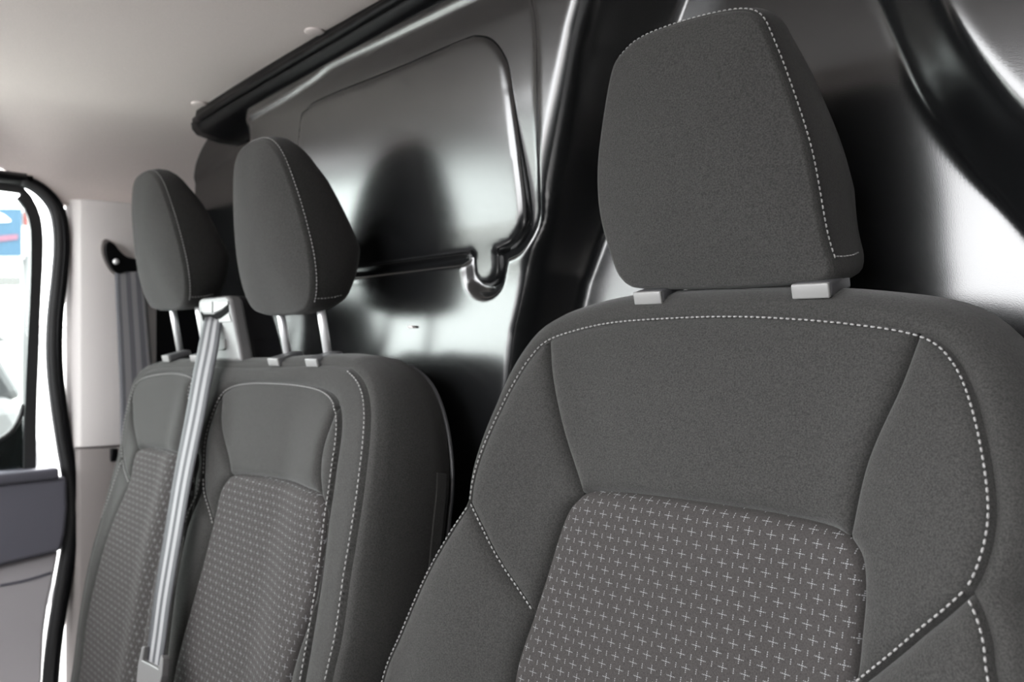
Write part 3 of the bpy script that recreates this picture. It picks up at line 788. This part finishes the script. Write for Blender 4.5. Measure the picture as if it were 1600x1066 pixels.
belt2 = empty('seat_belt'); tag(belt2, 'dark grey seat belt hanging on the pale pillar', 'seat belt')
XP = -1.81
c2 = [onX(x, y, XP) for x, y in [(202, 412), (203, 430), (206, 480), (210, 540), (213, 600), (214, 660), (214, 740), (214, 800)]]
C2 = spline(c2, .015); W2 = np.array([np.array([.012, .056 + .008 * min(1, i / 14.), 0]) for i in range(len(C2))])
webbing_strip('webbing', C2, W2, m_web2, belt2)
cres = np.array([onX(x, y, XP - .008) for x, y in [(163, 383), (168, 378), (176, 382), (184, 392), (194, 401), (206, 405), (222, 407), (222, 424), (196, 425), (184, 428), (174, 422), (166, 408), (162, 394)]])
cres2 = resample(spline(cres, .004, True), .004, True)
prism('guide_loop', cres2, (.012, 0, 0), m_black, belt2, .002)
cc = cres2.mean(0); prism('guide_surround', np.array([cc + (p - cc) * 1.16 for p in cres2]) - [.004, 0, 0], (.006, 0, 0), m_trimG, belt2, .002)
a = np.linspace(0, 2 * math.pi, 16, endpoint=False); c = onX(181, 409, XP + .005)
loft('bolt', [np.stack([np.full(16, c[0] + h), c[1] + r * np.cos(a), c[2] + r * np.sin(a)], 1) for r, h in ((.006, 0), (.006, .003), (.004, .005))], m_chrome, belt2, cap1=c + [.0052, 0, 0])
hk = tag(box('belt_stop', onX(178, 711, XP), (EX, EY, EZ), (.006, .007, .014), m_black, None, .003), 'small black belt stop clip on lower pillar trim', 'clip')

# ================================================================ OUTSIDE, seen through the passenger window
def quad(name, pts, X, m, parent, th=-.05): return prism(name, np.array([onX(x, y, X) for x, y in pts]), (th, 0, 0), m, parent)
m_blue = mat('blue_print', (.017, .06, .107), .6); m_red = mat('red_print', (.12, .022, .02), .6); m_pink = mat('pink_print', (.13, .05, .08), .6)
m_silver = mat('silver_paint', (.10, .10, .103), .3); m_cargl = mat('car_glass', (.03, .031, .033), .25); m_wall = mat('white_cladding', (.75, .75, .74), .8)
sg = empty('banner_sign'); tag(sg, 'blue and white banner sign with red square outside window', 'sign')
quad('board', [(-70, 322), (52, 322), (52, 404), (-70, 404)], -7., m_wall, sg)
quad('blue_field', [(-70, 326), (34, 326), (34, 400), (-70, 400)], -6.97, m_blue, sg, -.02)
quad('red_square', [(37, 330), (48, 330), (48, 352), (37, 352)], -6.97, m_red, sg, -.02)
quad('white_cloud', spline(np.array([(-30, 345), (-20, 333), (0, 333), (14, 342), (16, 346), (-5, 347)]), 3, True), -6.96, m_white, sg, -.01)
quad('pink_stroke', [(-30, 372), (5, 368), (28, 366), (28, 374), (5, 377), (-30, 380)], -6.96, m_pink, sg, -.01)
for x in (-60, 45): tube('post', np.array([onX(x, 400, -7.03), onX(x, 520, -7.03), onX(x, 690, -7.03)]), .05, m_silver, sg)
car = empty('parked_car'); tag(car, 'silver parked car outside the passenger window', 'car')
YC = -.95
def car_prof(pts, X0, X1, m, name, bev=.0):
    return prism(name, np.array([(X0, YC + a, zg + (b - zg) * 1.17) for a, b in pts]), (X1 - X0, 0, 0), m, car, bev)
zg = -.75
car_prof([(-2.1, zg + .3), (-2.15, zg + .7), (-1.3, zg + .95), (-.6, zg + 1.05), (1.95, zg + 1.22), (2.12, zg + .9), (2.12, zg + .3)], -6.2, -4.5, m_silver, 'body', .08)
car_prof([(-.9, zg + 1.0), (-.25, zg + 1.45), (1.85, zg + 1.48), (2.02, zg + 1.2), (1.9, zg + 1.18)], -6.05, -4.65, m_cargl, 'cabin_glass', .05)
car_prof([(-.3, zg + 1.42), (-.2, zg + 1.5), (1.85, zg + 1.54), (1.96, zg + 1.44)], -6.02, -4.68, m_silver, 'roof', .03)
for a_ in (-1.35, 1.35):
    th_ = np.linspace(0, 2 * math.pi, 28, endpoint=False)
    wl_ = prism('wheel', np.array([(-4.46, YC + a_ + .32 * math.cos(t), zg + .32 + .32 * math.sin(t)) for t in th_]), (-.2, 0, 0), m_rubber, car, .02)
    prism('wheel_rim', np.array([(-4.44, YC + a_ + .2 * math.cos(t), zg + .32 + .2 * math.sin(t)) for t in th_]), (-.02, 0, 0), m_silver, wl_)
for b_ in (.86,): box('trim_strip', (-4.49, YC, zg + .62), (EX, EY, EZ), (.012, 1.9, .03), m_black, car)
bd = box('building', (-14, 3, .2), (EX, EY, EZ), (.3, 9, .95), m_wall); tag(bd, 'long pale building beyond the parked car', 'building')
gb = quad('gutter', [(-60, 432), (50, 432), (50, 447), (-60, 447)], -10., mat('grey_gutter', (.09, .09, .088), .7), bd)
# dark wall added out of view to cut light from the driver's side
bw = box('wall_light_block', (1.8, .2, 1.0), (EX, EY, EZ), (.1, 5, 1.9), mat('light_block_grey', (.06, .06, .06), .8)); tag(bw, 'unseen dark wall added to cut light from the driver side', kind='structure')
